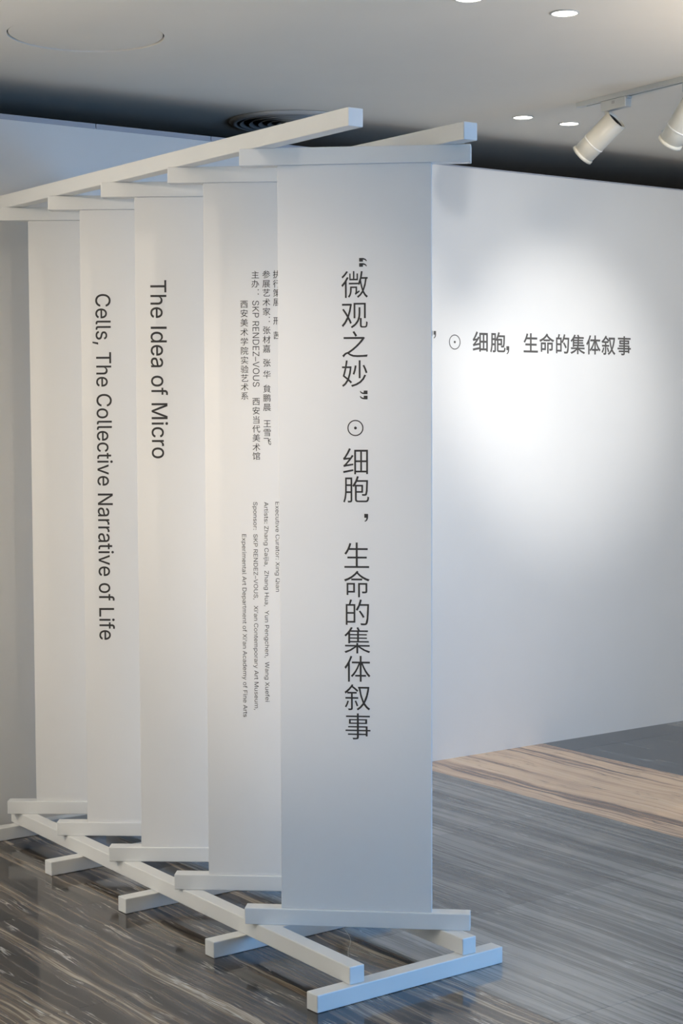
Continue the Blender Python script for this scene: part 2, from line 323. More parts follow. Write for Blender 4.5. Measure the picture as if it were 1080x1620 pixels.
# ------------------------------------------------------------------ lettering
# outlines of every character used: char, advance, contours (thousandths of an em)
GLYPHS = """微	1000	198,840 123,736 28,641 68,584 176,692 267,815|327,318 327,202 325,146 315,87 292,28 253,-27 301,-76 347,-11 375,60 388,133 392,200 392,258 523,258 523,143 514,99 495,80 523,16 562,51 680,134 661,189 585,141 585,318|737,568 859,568 832,397 788,248 752,383 727,528|284,446 284,381 617,381 617,392 654,349 688,417 716,287 752,168 674,59 570,-27 594,-54 613,-82 709,-2 784,94 844,-3 919,-76 943,-45 969,-17 886,58 822,164 887,347 925,568 961,568 961,634 752,634 770,730 783,829 713,839 679,615 617,428 617,446|303,759 303,519 616,519 616,759 561,759 561,581 490,581 490,840 432,840 432,581 355,581 355,759|219,640 128,485 17,356 60,291 104,338 147,392 147,-78 216,-78 216,492 253,554 286,617
观	1000	462,791 462,259 533,259 533,724 828,724 828,259 902,259 902,791|639,640 639,448 630,327 592,202 506,82 356,-25 381,-51 402,-79 513,-8 594,74 650,162 685,252 685,24 691,-18 707,-44 735,-57 777,-61 862,-61 914,-52 944,-21 960,39 967,137 937,148 906,166 902,79 895,27 883,2 863,-4 789,-4 762,3 754,31 754,274 691,274 706,363 710,447 710,640|57,559 143,435 224,304 137,139 34,18 65,-9 90,-39 187,76 270,221 311,138 341,64 405,108 364,201 307,307 369,513 409,751 361,766 348,763 52,763 52,691 329,691 299,534 257,389 187,497 114,597
之	1000	234,133 147,97 49,5 105,-63 174,24 232,62 272,42 326,3 441,-40 597,-51 940,-41 949,1 962,41 789,27 599,22 453,31 342,70 316,87 472,197 624,327 760,468 868,609 812,646 797,642 100,642 100,568 741,568 641,451 519,332 385,222 247,131|415,810 475,724 520,642 591,682 543,760 482,845
妙	1000	500,669 469,506 422,367 486,336 535,482 570,656|775,662 842,521 887,387 955,412 909,544 839,684|839,351 769,219 666,116 530,40 360,-11 384,-43 401,-77 580,-18 724,68 834,183 909,329|638,840 638,221 709,221 709,840|318,565 291,387 247,238 145,315 177,433 207,565|66,291 141,235 217,172 139,58 41,-19 66,-47 87,-78 191,7 273,124 358,42 407,99 304,191 361,384 392,629 347,637 335,635 222,635 255,834 184,839 152,635 44,635 44,565 138,565 103,417
细	1000	37,53 50,-21 410,50 405,118|58,424 103,436 243,454 171,369 123,317 77,274 40,254 64,184 137,204 408,250 404,314 178,282 304,421 422,576 357,616 294,522 141,508 237,652 324,813 251,844 163,669 95,560 62,518 33,498|647,70 503,70 503,353 647,353|716,70 716,353 858,353 858,70|433,788 433,-65 503,-65 503,0 858,0 858,-57 930,-57 930,788|647,424 503,424 503,713 647,713|716,424 716,713 858,713 858,424
胞	1000	100,793 100,436 98,318 90,191 69,65 32,-50 63,-65 91,-83 137,74 159,248 293,248 293,6 289,-8 275,-12 182,-11 196,-47 203,-81 280,-79 328,-67 353,-41 360,5 360,494 416,455 449,498 449,51 456,-9 480,-45 524,-64 593,-69 829,-69 891,-61 930,-32 952,24 964,111 929,122 897,139 891,66 880,23 859,1 825,-4 598,-4 558,-2 534,7 523,23 520,51 520,258 746,258 746,540 476,540 527,634 852,634 839,338 819,233 806,222 788,220 689,224 703,191 710,155 772,153 820,155 855,165 882,189 910,317 924,667 924,702 557,702 599,823 523,841 456,661 360,511 360,793|520,474 676,474 676,324 520,324|165,724 293,724 293,558 165,558|165,489 293,489 293,318 163,318 165,436
生	1000	239,824 206,719 163,618 112,529 54,453 121,408 176,484 226,573 463,573 463,352 165,352 165,280 463,280 463,25 55,25 55,-48 949,-48 949,25 541,25 541,280 865,280 865,352 541,352 541,573 901,573 901,646 541,646 541,840 463,840 463,646 259,646 290,725 315,807
命	1000	505,852 418,754 304,665 172,593 34,542 58,506 78,469 188,513 296,571 296,508 696,508 696,575 803,517 911,474 937,512 967,546 847,586 732,643 629,711 547,786 565,809|304,576 410,651 503,735 591,651 694,576|128,425 128,-3 197,-3 197,82 433,82 433,425|197,358 362,358 362,149 197,149|539,425 539,-81 612,-81 612,357 804,357 804,143 801,130 786,126 668,127 682,92 690,57 784,58 841,69 870,96 877,143 877,425
的	1000	552,423 638,302 705,189 769,229 699,338 610,456|240,842 223,761 199,679 87,679 87,-54 156,-54 156,25 435,25 435,679 268,679 321,828|156,612 366,612 366,401 156,401|156,93 156,335 366,335 366,93|598,844 535,643 443,479 506,436 555,517 600,613 856,613 833,181 796,24 778,10 753,7 604,13 621,-22 629,-59 712,-63 778,-61 823,-50 859,-19 885,41 903,159 917,354 928,644 929,682 627,682 670,828
集	1000	460,292 460,225 54,225 54,162 393,162 222,63 29,-6 56,-36 79,-69 279,15 460,135 460,-79 535,-79 535,138 717,21 920,-61 968,1 776,67 605,162 947,162 947,225 535,225 535,292|490,552 490,486 247,486 247,552|467,824 512,734 286,734 343,827 265,842 225,773 172,699 107,626 30,558 59,536 85,510 172,591 172,271 247,271 247,303 919,303 919,363 562,363 562,432 849,432 849,486 562,486 562,552 846,552 846,606 562,606 562,672 887,672 887,734 591,734 566,788 534,843|490,606 247,606 247,672 490,672|490,432 490,363 247,363 247,432
体	1000	251,836 208,724 155,617 95,520 30,437 55,400 74,363 118,418 160,479 160,-78 232,-78 232,605 280,710 321,816|416,175 416,106 581,106 581,-74 654,-74 654,106 815,106 815,175 654,175 654,521 707,393 770,273 840,168 916,84 943,116 973,143 894,222 819,324 754,441 702,566 954,566 954,638 654,638 654,837 581,837 581,638 298,638 298,566 536,566 482,440 416,321 340,218 259,138 288,111 313,81 391,165 463,270 527,389 581,518 581,175
叙	1000	391,252 435,150 466,56 531,81 498,173 452,273|134,265 94,147 40,47 98,15 154,123 198,250|855,681 806,447 728,254 658,453 612,681|519,752 519,681 555,681 542,679 598,408 684,179 582,59 463,-26 489,-55 510,-86 626,-2 725,108 807,5 906,-77 931,-45 959,-16 855,66 770,176 828,290 874,422 910,573 933,744 887,755 874,752|296,839 243,761 178,688 105,623 29,569 50,532 65,496 131,546 131,504 263,504 263,389 61,389 61,322 263,322 263,4 260,-9 248,-12 153,-11 166,-45 175,-79 250,-77 300,-66 327,-42 334,4 334,322 531,322 531,389 334,389 334,504 476,504 476,571 160,571 234,644 300,723 405,642 491,563 535,620 447,697 337,776 361,815
事	1000	134,131 134,72 459,72 459,4 454,-14 434,-20 296,-20 312,-51 323,-83 427,-81 490,-71 524,-47 535,4 535,72 775,72 775,28 851,28 851,206 955,206 955,266 851,266 851,391 535,391 535,462 835,462 835,639 535,639 535,698 935,698 935,760 535,760 535,840 459,840 459,760 67,760 67,698 459,698 459,639 172,639 172,462 459,462 459,391 143,391 143,336 459,336 459,266 48,266 48,206 459,206 459,131|244,586 459,586 459,515 244,515|535,586 759,586 759,515 535,515|535,336 775,336 775,266 535,266|535,206 775,206 775,131 535,131
执	1000	175,840 175,630 48,630 48,560 175,560 175,348 33,307 53,234 175,273 175,11 171,-3 157,-7 63,-7 77,-44 85,-79 163,-76 212,-64 239,-38 247,11 247,296 364,334 353,404 247,371 247,560 350,560 350,630 247,630 247,840|525,841 527,626 373,626 373,557 526,557 521,459 510,368 416,421 374,370 497,297 466,198 420,112 358,39 275,-22 328,-83 412,-15 478,64 526,154 560,257 635,207 694,162 739,222 667,273 575,329 590,438 597,557 750,557 748,289 758,89 793,-36 867,-79 907,-71 935,-43 953,9 963,92 931,106 900,126 891,22 871,-8 839,33 824,153 822,352 827,626 599,626 599,841
行	1000	435,780 435,708 927,708 927,780|267,841 163,726 35,622 79,562 218,678 339,811|391,504 391,432 728,432 728,17 722,0 702,-5 545,-3 561,-40 570,-77 689,-76 759,-66 794,-37 804,16 804,432 955,432 955,504|307,626 179,459 25,322 78,259 135,308 192,364 192,-83 266,-83 266,446 326,522 378,600
策	1000	578,844 512,717 417,615 465,584 465,549 68,549 68,483 465,483 465,405 140,405 140,146 218,146 218,340 465,340 465,253 385,175 283,107 167,53 43,15 69,-15 91,-48 194,-12 293,36 385,95 465,163 465,-80 545,-80 545,161 619,101 707,44 808,-5 920,-43 968,22 836,62 718,116 619,178 545,245 545,340 795,340 795,219 792,209 781,206 690,206 705,178 715,147 789,148 838,157 865,179 872,219 872,405 545,405 545,483 929,483 929,549 545,549 545,613 523,613 581,688 656,688 692,628 716,572 783,596 763,640 734,688 942,688 942,752 619,752 652,826|191,844 124,717 33,613 96,571 144,625 190,688 238,688 269,626 291,570 357,595 339,639 314,688 485,688 485,752 227,752 262,825
展	1000	313,-81 313,-80 377,-58 615,3 618,65 402,17 402,222 540,222 603,116 687,30 791,-36 916,-81 936,-48 961,-19 840,18 737,76 819,124 897,177 840,217 771,166 691,116 647,166 611,222 950,222 950,288 741,288 741,393 910,393 910,457 741,457 741,550 670,550 670,457 469,457 469,550 400,550 400,457 249,457 249,393 400,393 400,288 221,288 221,222 331,222 331,60 314,8 282,-18 300,-48|469,393 670,393 670,288 469,288|216,727 815,727 815,625 216,625|141,792 141,498 138,368 124,227 91,86 31,-42 98,-81 160,55 196,206 212,359 216,498 216,559 890,559 890,792
邢	1000	385,706 385,442 238,442 238,706|51,442 51,370 166,370 159,260 139,154 99,53 33,-39 66,-60 95,-85 166,17 209,128 230,247 238,370 385,370 385,-72 457,-72 457,370 576,370 576,442 457,442 457,706 556,706 556,778 64,778 64,706 167,706 167,442|608,778 608,-81 682,-81 682,707 858,707 800,573 734,436 801,373 844,314 867,260 873,210 867,162 842,131 822,123 796,119 713,122 729,85 736,49 783,47 827,50 864,57 894,71 934,123 945,202 940,258 919,316 878,379 812,446 887,595 957,746 903,781 891,778
茜	1000	558,509 558,408 423,408 423,509|115,408 115,-78 187,-78 187,-27 823,-27 823,-76 897,-76 897,408 629,408 629,509 938,509 938,578 62,578 62,509 356,509 356,408|187,42 187,343 356,343 356,341 349,297 323,246 273,196 191,153 239,105 330,159 387,223 415,287 423,340 423,343 558,343 558,245 563,202 578,175 610,162 660,158 799,158 823,159 823,42|629,343 823,343 823,220 817,223 811,220 791,219 668,219 636,224 629,245|635,840 635,758 361,758 361,840 287,840 287,758 61,758 61,690 287,690 287,598 361,598 361,690 635,690 635,598 709,598 709,690 939,690 939,758 709,758 709,840
参	1000	548,401 413,334 254,284 281,258 302,231 464,289 610,368|635,284 556,238 457,197 349,164 239,140 282,82 397,112 509,150 612,198 698,253|761,177 657,105 519,49 356,9 176,-17 197,-48 213,-82 400,-51 570,-4 716,60 829,144|179,591 236,601 404,611 356,517 53,517 53,450 307,450 187,337 39,253 96,194 183,244 264,303 337,371 401,450 606,450 670,374 746,304 830,245 915,199 939,232 966,261 818,340 691,450 950,450 950,517 443,517 489,615 769,628 833,564 895,609 780,712 637,810 579,771 699,686 312,672 407,735 499,808 431,845 314,750 228,693 190,673 157,663
艺	1000	154,496 154,426 600,426 359,271 230,170 178,105 169,59 180,12 214,-23 270,-45 351,-53 776,-53 844,-46 889,-17 916,43 930,144 894,154 859,169 853,91 840,46 818,24 783,19 343,19 272,30 246,64 259,99 326,161 485,270 779,449 797,459 743,498 727,495|633,840 633,732 364,732 364,840 288,840 288,732 57,732 57,660 288,660 288,568 364,568 364,660 633,660 633,568 709,568 709,660 932,660 932,732 709,732 709,840
术	1000	607,776 706,700 786,626 843,680 761,751 661,823|461,839 461,587 67,587 67,513 440,513 362,389 263,274 152,175 35,100 66,69 93,35 194,105 292,192 382,293 461,405 461,-80 543,-80 543,435 715,215 902,43 930,78 962,109 858,186 753,285 656,397 574,513 928,513 928,587 543,587 543,839
家	1000	423,824 461,750 84,750 84,544 157,544 157,682 846,682 846,544 923,544 923,750 551,750 528,799 501,847|790,481 688,396 571,313 528,394 467,467 537,520 789,520 789,586 209,586 209,520 438,520 270,435 80,374 121,315 268,366 411,433 438,405 460,374 284,278 78,207 116,148 311,224 489,324 516,254 425,186 311,123 186,70 61,32 83,1 100,-32 326,59 530,182 525,74 491,10 463,-6 427,-10 336,-5 350,-41 356,-76 441,-78 498,-70 545,-43 581,3 602,72 606,158 591,253 639,282 687,179 750,89 827,16 916,-38 939,-5 966,23 878,72 802,140 741,224 697,319 778,375 852,432
张	1000	846,795 798,720 738,649 671,586 598,533 656,483 802,612 919,774|117,577 105,418 88,273 288,273 271,77 248,3 233,-6 212,-8 94,-3 109,-36 116,-70 243,-71 282,-63 311,-42 344,57 364,310 366,341 166,341 182,506 360,506 360,802 93,802 93,732 288,732 288,577|474,-85 527,-56 717,25 713,95 562,38 562,380 660,380 702,241 759,117 832,14 920,-66 945,-34 972,-5 891,62 823,151 769,259 730,380 958,380 958,452 562,452 562,820 488,820 488,452 376,452 376,380 488,380 488,47 472,1 442,-21 461,-52
材	1000	777,839 777,625 477,625 477,553 752,553 686,434 604,320 514,220 419,141 448,112 472,79 555,153 636,242 711,343 777,449 777,22 772,4 752,-2 604,-2 630,-79 739,-76 808,-64 845,-36 855,23 855,553 959,553 959,625 855,625 855,839|227,840 227,626 60,626 60,553 217,553 135,344 26,175 49,140 68,103 154,236 227,405 227,-79 302,-79 302,437 368,350 418,275 466,339 302,527 302,553 440,553 440,626 302,626 302,840
嘉	1000	241,489 763,489 763,410 241,410|459,840 459,772 65,772 65,713 459,713 459,652 132,652 132,596 871,596 871,652 535,652 535,713 939,713 939,772 535,772 535,840|600,281 369,281 403,289 386,323 360,357 640,357|286,348 310,315 327,281 65,281 65,222 932,222 932,281 678,281 718,345 664,357 836,357 836,542 170,542 170,357 330,357|236,218 226,153 77,153 77,96 208,96 183,56 148,21 101,-8 39,-31 60,-55 77,-81 153,-50 211,-10 252,38 279,96 414,96 403,22 389,-10 377,-16 359,-17 268,-13 279,-41 284,-71 389,-72 421,-66 444,-51 469,4 486,125 488,153 294,153 303,218|547,174 547,-79 615,-79 615,-47 822,-47 822,-76 892,-76 892,174|615,9 615,118 822,118 822,9
华	1000	530,826 530,627 357,576 373,548 385,517 530,557 530,470 536,419 555,387 593,370 653,365 829,365 880,372 912,396 931,441 940,513 906,525 873,542 869,485 861,451 847,435 823,431 660,431 615,438 605,470 605,581 772,644 913,716 856,773 745,711 605,652 605,826|325,842 269,762 202,686 126,619 46,563 102,507 163,553 223,607 223,337 298,337 298,685 350,750 395,817|52,222 52,149 460,149 460,-80 539,-80 539,149 949,149 949,222 539,222 539,339 460,339 460,222
貟	1000	255,341 750,341 750,269 255,269|255,217 750,217 750,144 255,144|255,464 750,464 750,393 255,393|179,519 179,89 828,89 828,519|364,87 225,23 53,-28 107,-83 280,-29 434,41|582,39 750,-20 895,-82 960,-29 814,30 647,87|116,570 251,586 791,607 879,524 945,569 814,681 654,789 593,750 711,670 276,659 392,726 505,805 427,844 282,741 177,680 131,658 92,647
鹏	1000	661,608 723,551 773,497 812,537 761,588 699,642|557,177 557,116 836,116 836,177|865,740 717,740 758,826 690,839 655,740 586,740 586,273 867,273 855,75 836,1 824,-7 806,-9 711,-5 724,-35 729,-66 832,-67 866,-60 891,-39 918,56 933,303 933,333 649,333 649,681 838,681 829,519 816,458 807,450 792,448 716,452 727,424 732,394 819,393 848,400 869,418 889,500 900,712 900,740|83,803 83,419 82,306 76,183 61,63 34,-47 83,-81 121,86 137,271 226,271 226,14 223,3 214,0 147,0 165,-61 220,-59 255,-49 276,-26 281,13 281,803|140,742 226,742 226,569 140,569|140,507 226,507 226,332 139,332 140,419|331,803 331,389 330,281 324,165 310,52 283,-51 332,-81 370,85 384,270 473,270 473,1 470,-10 459,-14 386,-13 405,-73 465,-71 503,-62 524,-39 530,1 530,803|386,742 473,742 473,569 386,569|386,508 473,508 473,332 386,332 386,390
晨	1000	238,632 770,632 770,569 238,569|238,745 770,745 770,684 238,684|166,799 166,515 845,515 845,799|260,348 260,297 846,297 846,348|288,-80 350,-59 580,-4 584,56 380,13 380,186 507,186 580,96 674,24 789,-30 922,-65 942,-32 966,-1 848,23 743,61 821,98 892,141 841,178 768,135 684,93 627,136 579,186 944,186 944,244 198,244 200,318 200,401 929,401 929,458 124,458 124,320 122,235 111,141 85,46 40,-42 75,-61 106,-84 165,45 193,186 306,186 306,57 288,8 254,-18 274,-48
王	1000	52,39 52,-35 949,-35 949,39 538,39 538,348 863,348 863,422 538,422 538,699 897,699 897,773 103,773 103,699 460,699 460,422 147,422 147,348 460,348 460,39
雪	1000	193,546 193,493 410,493 410,546|171,431 171,377 411,377 411,431|584,431 584,377 831,377 831,431|584,546 584,493 806,493 806,546|76,670 76,453 144,453 144,609 460,609 460,350 534,350 534,609 855,609 855,453 925,453 925,670 534,670 534,738 865,738 865,799 134,799 134,738 460,738 460,670|164,307 164,245 753,245 753,164 187,164 187,105 753,105 753,20 147,20 147,-42 753,-42 753,-82 827,-82 827,307
飞	1000	863,705 773,608 667,512 659,781 67,781 67,703 584,703 602,389 645,152 726,1 856,-52 901,-41 932,-7 951,57 961,156 932,175 902,200 890,71 859,25 789,52 736,129 699,250 675,410 803,333 903,258 943,318 840,391 710,466 825,563 932,668
主	1000	374,795 468,718 545,640 103,640 103,567 459,567 459,347 149,347 149,274 459,274 459,27 56,27 56,-46 948,-46 948,27 540,27 540,274 856,274 856,347 540,347 540,567 897,567 897,640 572,640 620,675 537,756 435,836
办	1000	183,495 126,354 45,225 114,185 193,321 251,467|778,481 844,317 886,167 960,194 915,342 847,504|389,839 389,665 389,656 87,656 87,581 387,581 369,429 317,270 213,116 42,-24 75,-52 103,-84 285,69 394,238 449,413 467,581 671,581 647,177 609,29 591,17 566,14 505,15 412,20 430,-19 438,-60 528,-63 599,-61 646,-49 683,-18 709,40 728,154 742,340 754,614 755,656 469,656 469,664 469,839
西	1000	59,775 59,702 356,702 356,557 113,557 113,-76 186,-76 186,-14 819,-14 819,-73 894,-73 894,557 641,557 641,702 939,702 939,775|186,56 186,244 210,219 230,190 323,253 381,327 412,407 423,488 568,488 568,330 573,280 588,249 620,233 670,228 806,228 819,228 819,56|186,246 186,488 355,488 345,422 319,358 268,299|424,557 424,702 568,702 568,557|641,488 819,488 819,301 799,299 679,299 647,304 641,330
安	1000	414,823 461,725 93,725 93,522 168,522 168,654 829,654 829,522 908,522 908,725 549,725 491,842|656,378 600,268 524,178 310,256 389,378|299,378 245,295 193,223 322,177 456,125 290,44 82,-9 109,-42 130,-77 247,-47 354,-10 451,36 536,91 714,7 852,-73 914,-8 774,69 599,148 681,251 742,378 935,378 935,449 430,449 502,596 421,612 385,533 341,449 69,449 69,378
当	1000	121,769 197,651 250,536 322,569 268,680 189,796|801,805 743,677 673,555 738,530 811,646 882,778|115,38 115,-37 790,-37 790,-81 869,-81 869,486 540,486 540,840 458,840 458,486 135,486 135,411 790,411 790,266 168,266 168,194 790,194 790,38
代	1000	715,783 806,699 877,618 935,658 862,738 769,819|548,826 556,672 568,528 324,497 335,426 576,456 613,241 670,74 751,-36 860,-79 898,-70 929,-34 956,35 975,143 944,160 912,183 892,51 857,9 785,48 726,142 682,284 650,466 955,504 944,575 642,537 630,677 623,826|313,830 256,713 185,602 106,503 21,420 65,348 133,416 199,494 199,-78 276,-78 276,604 334,704 384,807
美	1000	695,844 656,772 608,700 343,700 380,717 344,780 292,844 226,816 270,759 304,700 98,700 98,633 460,633 460,551 147,551 147,486 460,486 460,401 56,401 56,334 452,334 438,257 82,257 82,189 416,189 370,120 298,64 190,21 41,-10 63,-43 79,-77 246,-37 366,19 446,92 496,182 566,85 659,10 774,-43 913,-77 934,-41 960,-8 832,16 724,57 637,115 572,189 937,189 937,257 518,257 530,334 950,334 950,401 536,401 536,486 858,486 858,551 536,551 536,633 903,633 903,700 691,700 773,820
馆	1000	617,822 643,773 661,725 411,725 411,562 468,562 468,-78 541,-78 541,-34 835,-34 835,-73 907,-73 907,237 541,237 541,320 859,320 859,572 483,572 483,658 865,658 865,562 940,562 940,725 691,725 739,741 719,791 688,844|541,31 541,173 835,173 835,31|541,510 789,510 789,382 541,382|149,838 105,624 34,450 93,403 139,501 177,617 307,617 284,545 258,483 318,462 360,560 396,672 346,688 334,685 194,685 220,825|161,-71 209,-27 382,101 361,165 247,85 247,481 174,481 174,88 153,22 116,-17 141,-43
学	1000	460,347 460,275 60,275 60,204 460,204 460,14 455,-2 435,-7 269,-6 288,-42 302,-78 415,-75 487,-65 526,-40 536,13 536,204 945,204 945,275 536,275 536,315 670,385 784,469 735,506 719,502 228,502 228,436 635,436 550,387|424,824 468,748 500,674 280,674 318,693 277,761 221,830 159,802 207,738 246,674 80,674 80,475 152,475 152,606 853,606 853,475 928,475 928,674 763,674 813,739 861,808 785,834 740,754 683,674 520,674 572,694 539,770 490,849
院	1000	465,537 465,471 868,471 868,537|388,357 388,289 528,289 511,183 474,97 408,30 301,-19 326,-48 345,-79 463,-19 538,61 580,164 600,289 706,289 706,26 710,-19 723,-48 749,-64 792,-68 882,-68 921,-61 946,-35 960,16 967,96 933,108 903,125 896,20 874,-2 803,-2 782,3 777,27 777,289 955,289 955,357|586,826 616,772 640,716 384,716 384,539 455,539 455,650 877,650 877,539 949,539 949,716 700,716 719,723 692,784 654,848|79,799 79,-78 147,-78 147,731 279,731 242,620 199,505 244,447 272,394 286,345 290,301 285,258 268,231 237,222 179,223 192,190 198,157 265,159 294,165 317,177 348,223 357,294 353,343 340,396 312,452 267,513 319,643 367,773 318,802 307,799
实	1000	538,107 731,21 885,-74 931,-15 772,77 574,162|240,557 323,500 387,440 435,494 369,552 285,605|140,401 227,345 296,284 342,341 272,398 185,451|90,726 90,523 165,523 165,656 834,656 834,523 912,523 912,726 569,726 540,786 503,847 429,824 480,726|71,256 71,191 432,191 381,124 308,69 209,24 81,-11 106,-43 124,-77 273,-31 384,28 464,102 518,191 935,191 935,256 541,256 571,416 581,606 503,606 493,413 461,256
验	1000	31,148 47,85 304,157 297,215|533,530 533,465 831,465 831,530|467,362 507,237 531,121 593,138 567,253 526,376|644,387 669,263 684,147 746,157 730,272 702,396|107,656 93,476 75,311 344,311 321,88 294,2 280,-8 259,-10 145,-4 159,-35 165,-67 285,-69 322,-60 350,-39 387,68 412,342 414,373 347,372 335,372 372,795 64,795 64,730 303,730 288,542 270,372 147,372 171,652|667,847 612,746 543,654 463,574 375,508 420,448 557,567 674,718 797,573 936,451 954,487 974,520 831,638 710,781 732,826|435,35 435,-31 945,-31 945,35 792,35 868,195 938,365 870,382 805,204 727,35
系	1000	286,224 188,118 70,30 105,6 136,-20 255,78 361,197|636,190 767,81 872,-22 936,23 827,125 695,229|664,444 745,363 305,334 531,459 756,612 698,660 620,600 540,543 295,531 403,617 507,716 694,740 855,770 803,833 486,782 107,753 119,721 126,688 401,706 304,615 236,561 195,534 162,521 183,454 242,465 438,478 323,410 245,369 164,332 106,315 129,245 207,260 471,282 471,20 468,8 451,4 320,6 338,-31 349,-69 442,-67 505,-56 539,-30 547,19 547,288 796,306 866,216 926,252 838,360 722,474
,	188	38,-119 68,71 137,71 84,-119
:	188	95,-4 83,-3 73,1 63,9 55,18 51,29 50,41 51,53 55,64 63,73 73,81 83,85 95,87 107,85 118,81 128,73 135,64 140,53 141,41 140,29 135,18 128,9 118,1 107,-3|95,271 83,272 73,277 63,284 55,294 51,304 50,316 51,328 55,339 63,349 73,356 83,360 95,362 107,360 118,356 128,349 135,339 140,328 141,316 140,304 135,294 128,284 118,277 107,272
A	480	16,0 201,509 276,509 463,0 395,0 287,302 264,372 232,478 245,478 213,371 191,302 85,0|110,142 110,199 370,199 370,142
C	510	267,-7 225,-3 186,7 150,25 119,49 92,79 70,115 53,157 44,203 40,254 44,305 53,352 70,393 92,429 119,459 150,484 186,501 225,512 267,516 293,514 317,511 340,504 362,496 383,485 402,471 419,456 435,438 448,418 459,397 467,373 473,348 408,348 404,365 397,380 389,395 357,428 315,449 267,456 237,453 209,445 184,432 161,414 141,391 125,364 113,332 106,295 103,254 106,213 113,177 125,145 141,117 161,94 184,76 210,63 237,56 267,53 315,60 357,81 389,114 408,160 473,160 467,135 459,112 448,91 435,71 420,53 402,38 383,24 363,13 341,5 317,-2 293,-6
D	502	219,0 96,0 96,57 215,57 254,60 288,68 318,81 343,99 363,122 379,149 390,181 397,216 399,255 397,294 390,329 379,361 364,388 344,410 320,428 291,441 258,449 221,452 93,452 93,509 225,509 273,505 315,495 353,478 385,455 412,426 433,391 449,351 458,306 462,255 458,205 449,159 433,119 411,83 384,54 351,31 312,14 268,3|125,509 125,0 60,0 60,509
E	419	60,0 60,509 372,509 372,452 125,452 125,286 355,286 355,229 125,229 125,57 375,57 375,0
F	410	60,0 60,509 369,509 369,452 125,452 125,278 346,278 346,221 125,221 125,0
H	517	60,0 60,509 125,509 125,289 392,289 392,509 457,509 457,0 392,0 392,232 125,232 125,0
I	190	62,0 62,509 128,509 128,0
K	467	104,145 104,216 139,261 174,303 212,344 364,509 448,509 231,276 228,276|60,0 60,509 125,509 125,334 124,225 125,193 125,0|372,0 188,259 228,309 449,0
L	393	60,0 60,509 125,509 125,57 361,57 361,0
M	628	60,0 60,509 152,509 277,187 287,159 299,123 311,84 322,49 307,49 318,83 330,121 342,158 352,187 476,509 568,509 568,0 504,0 504,291 504,327 505,369 506,413 507,457 513,457 498,409 482,363 467,322 456,291 342,0 286,0 170,291 159,321 145,361 129,408 112,457 119,457 120,416 121,372 122,328 122,291 122,0
N	523	60,0 60,509 136,509 343,183 363,151 388,107 414,55 405,54 401,108 399,157 399,195 399,509 463,509 463,0 387,0 202,290 177,331 148,381 108,452 119,454 122,384 124,328 125,291 125,0
O	533	267,-7 225,-3 186,7 150,25 119,49 92,79 70,115 53,157 44,203 40,254 44,305 53,352 70,393 92,429 119,459 150,484 186,501 225,512 267,516 309,512 348,501 384,484 415,459 442,429 464,393 480,352 490,305 493,254 490,203 480,157 464,115 442,79 415,49 384,25 348,7 309,-3|267,53 296,55 324,63 349,76 372,94 392,116 408,144 420,176 428,213 430,254 428,295 420,332 408,365 392,392 372,415 349,433 324,446 296,453 267,456 237,453 210,445 184,433 161,415 142,392 125,364 113,332 106,295 103,254 106,213 113,176 125,144 142,117 161,94 184,76 210,63 237,55
P	445	60,0 60,509 235,509 272,506 305,499 332,487 356,471 375,452 390,430 400,404 407,377 409,348 407,318 400,291 390,265 375,243 356,223 332,207 305,195 272,188 235,186 125,186 125,0|233,242 257,244 279,248 297,256 312,266 324,279 333,294 339,310 343,328 344,348 343,367 339,385 333,402 324,416 312,428 297,439 279,446 257,451 232,452 125,452 125,242
Q	533	245,159 313,159 369,85 384,65 468,-48 401,-48 346,27 331,46|267,-7 225,-3 186,7 150,25 119,49 92,79 70,115 53,157 44,203 40,254 44,305 53,352 70,393 92,429 119,459 150,484 186,501 225,512 267,516 309,512 348,501 384,484 415,459 442,429 464,393 480,352 490,305 493,254 490,203 480,157 464,115 442,79 415,49 384,25 348,7 309,-3|267,53 296,55 324,63 349,76 372,94 392,116 408,144 420,176 428,213 430,254 428,295 420,332 408,365 392,392 372,415 349,433 324,446 296,453 267,456 237,453 210,445 184,433 161,415 142,392 125,364 113,332 106,295 103,254 106,213 113,176 125,144 142,117 161,94 184,76 210,63 237,55
R	449	60,0 60,509 236,509 273,506 305,500 333,489 356,473 376,455 390,433 401,408 407,381 409,352 407,323 401,296 390,271 376,250 356,232 333,217 305,206 273,200 236,198 125,198 125,0|234,255 258,256 280,260 298,267 313,276 325,287 334,300 340,316 344,333 345,352 344,371 340,389 334,405 325,419 313,430 298,440 279,446 258,451 233,452 125,452 125,255|353,0 230,229 303,229 428,0
S	447	224,-9 188,-7 156,-1 128,9 102,23 81,40 64,60 51,83 42,109 38,137 104,137 108,118 114,102 123,88 136,76 150,66 166,59 185,53 204,50 224,49 246,50 267,54 286,60 303,69 317,79 329,92 338,106 344,122 346,139 344,154 340,168 332,179 322,189 310,197 296,205 245,222 184,239 145,253 112,269 86,289 67,313 56,341 52,372 54,400 62,425 75,448 92,468 113,484 138,498 165,508 195,514 227,516 259,514 289,508 316,498 340,484 360,468 377,449 390,427 398,403 401,378 337,378 332,402 320,421 302,437 280,449 254,456 225,459 204,457 185,454 167,448 152,440 139,430 129,418 121,405 117,391 115,376 117,359 122,345 131,334 142,324 155,315 169,308 212,293 264,279 312,264 359,238 372,226 384,213 395,198 402,180 407,161 408,139 406,112 399,87 386,64 370,43 349,25 323,11 294,0 261,-7
T	449	32,452 32,509 417,509 417,452 257,452 257,0 193,0 193,452
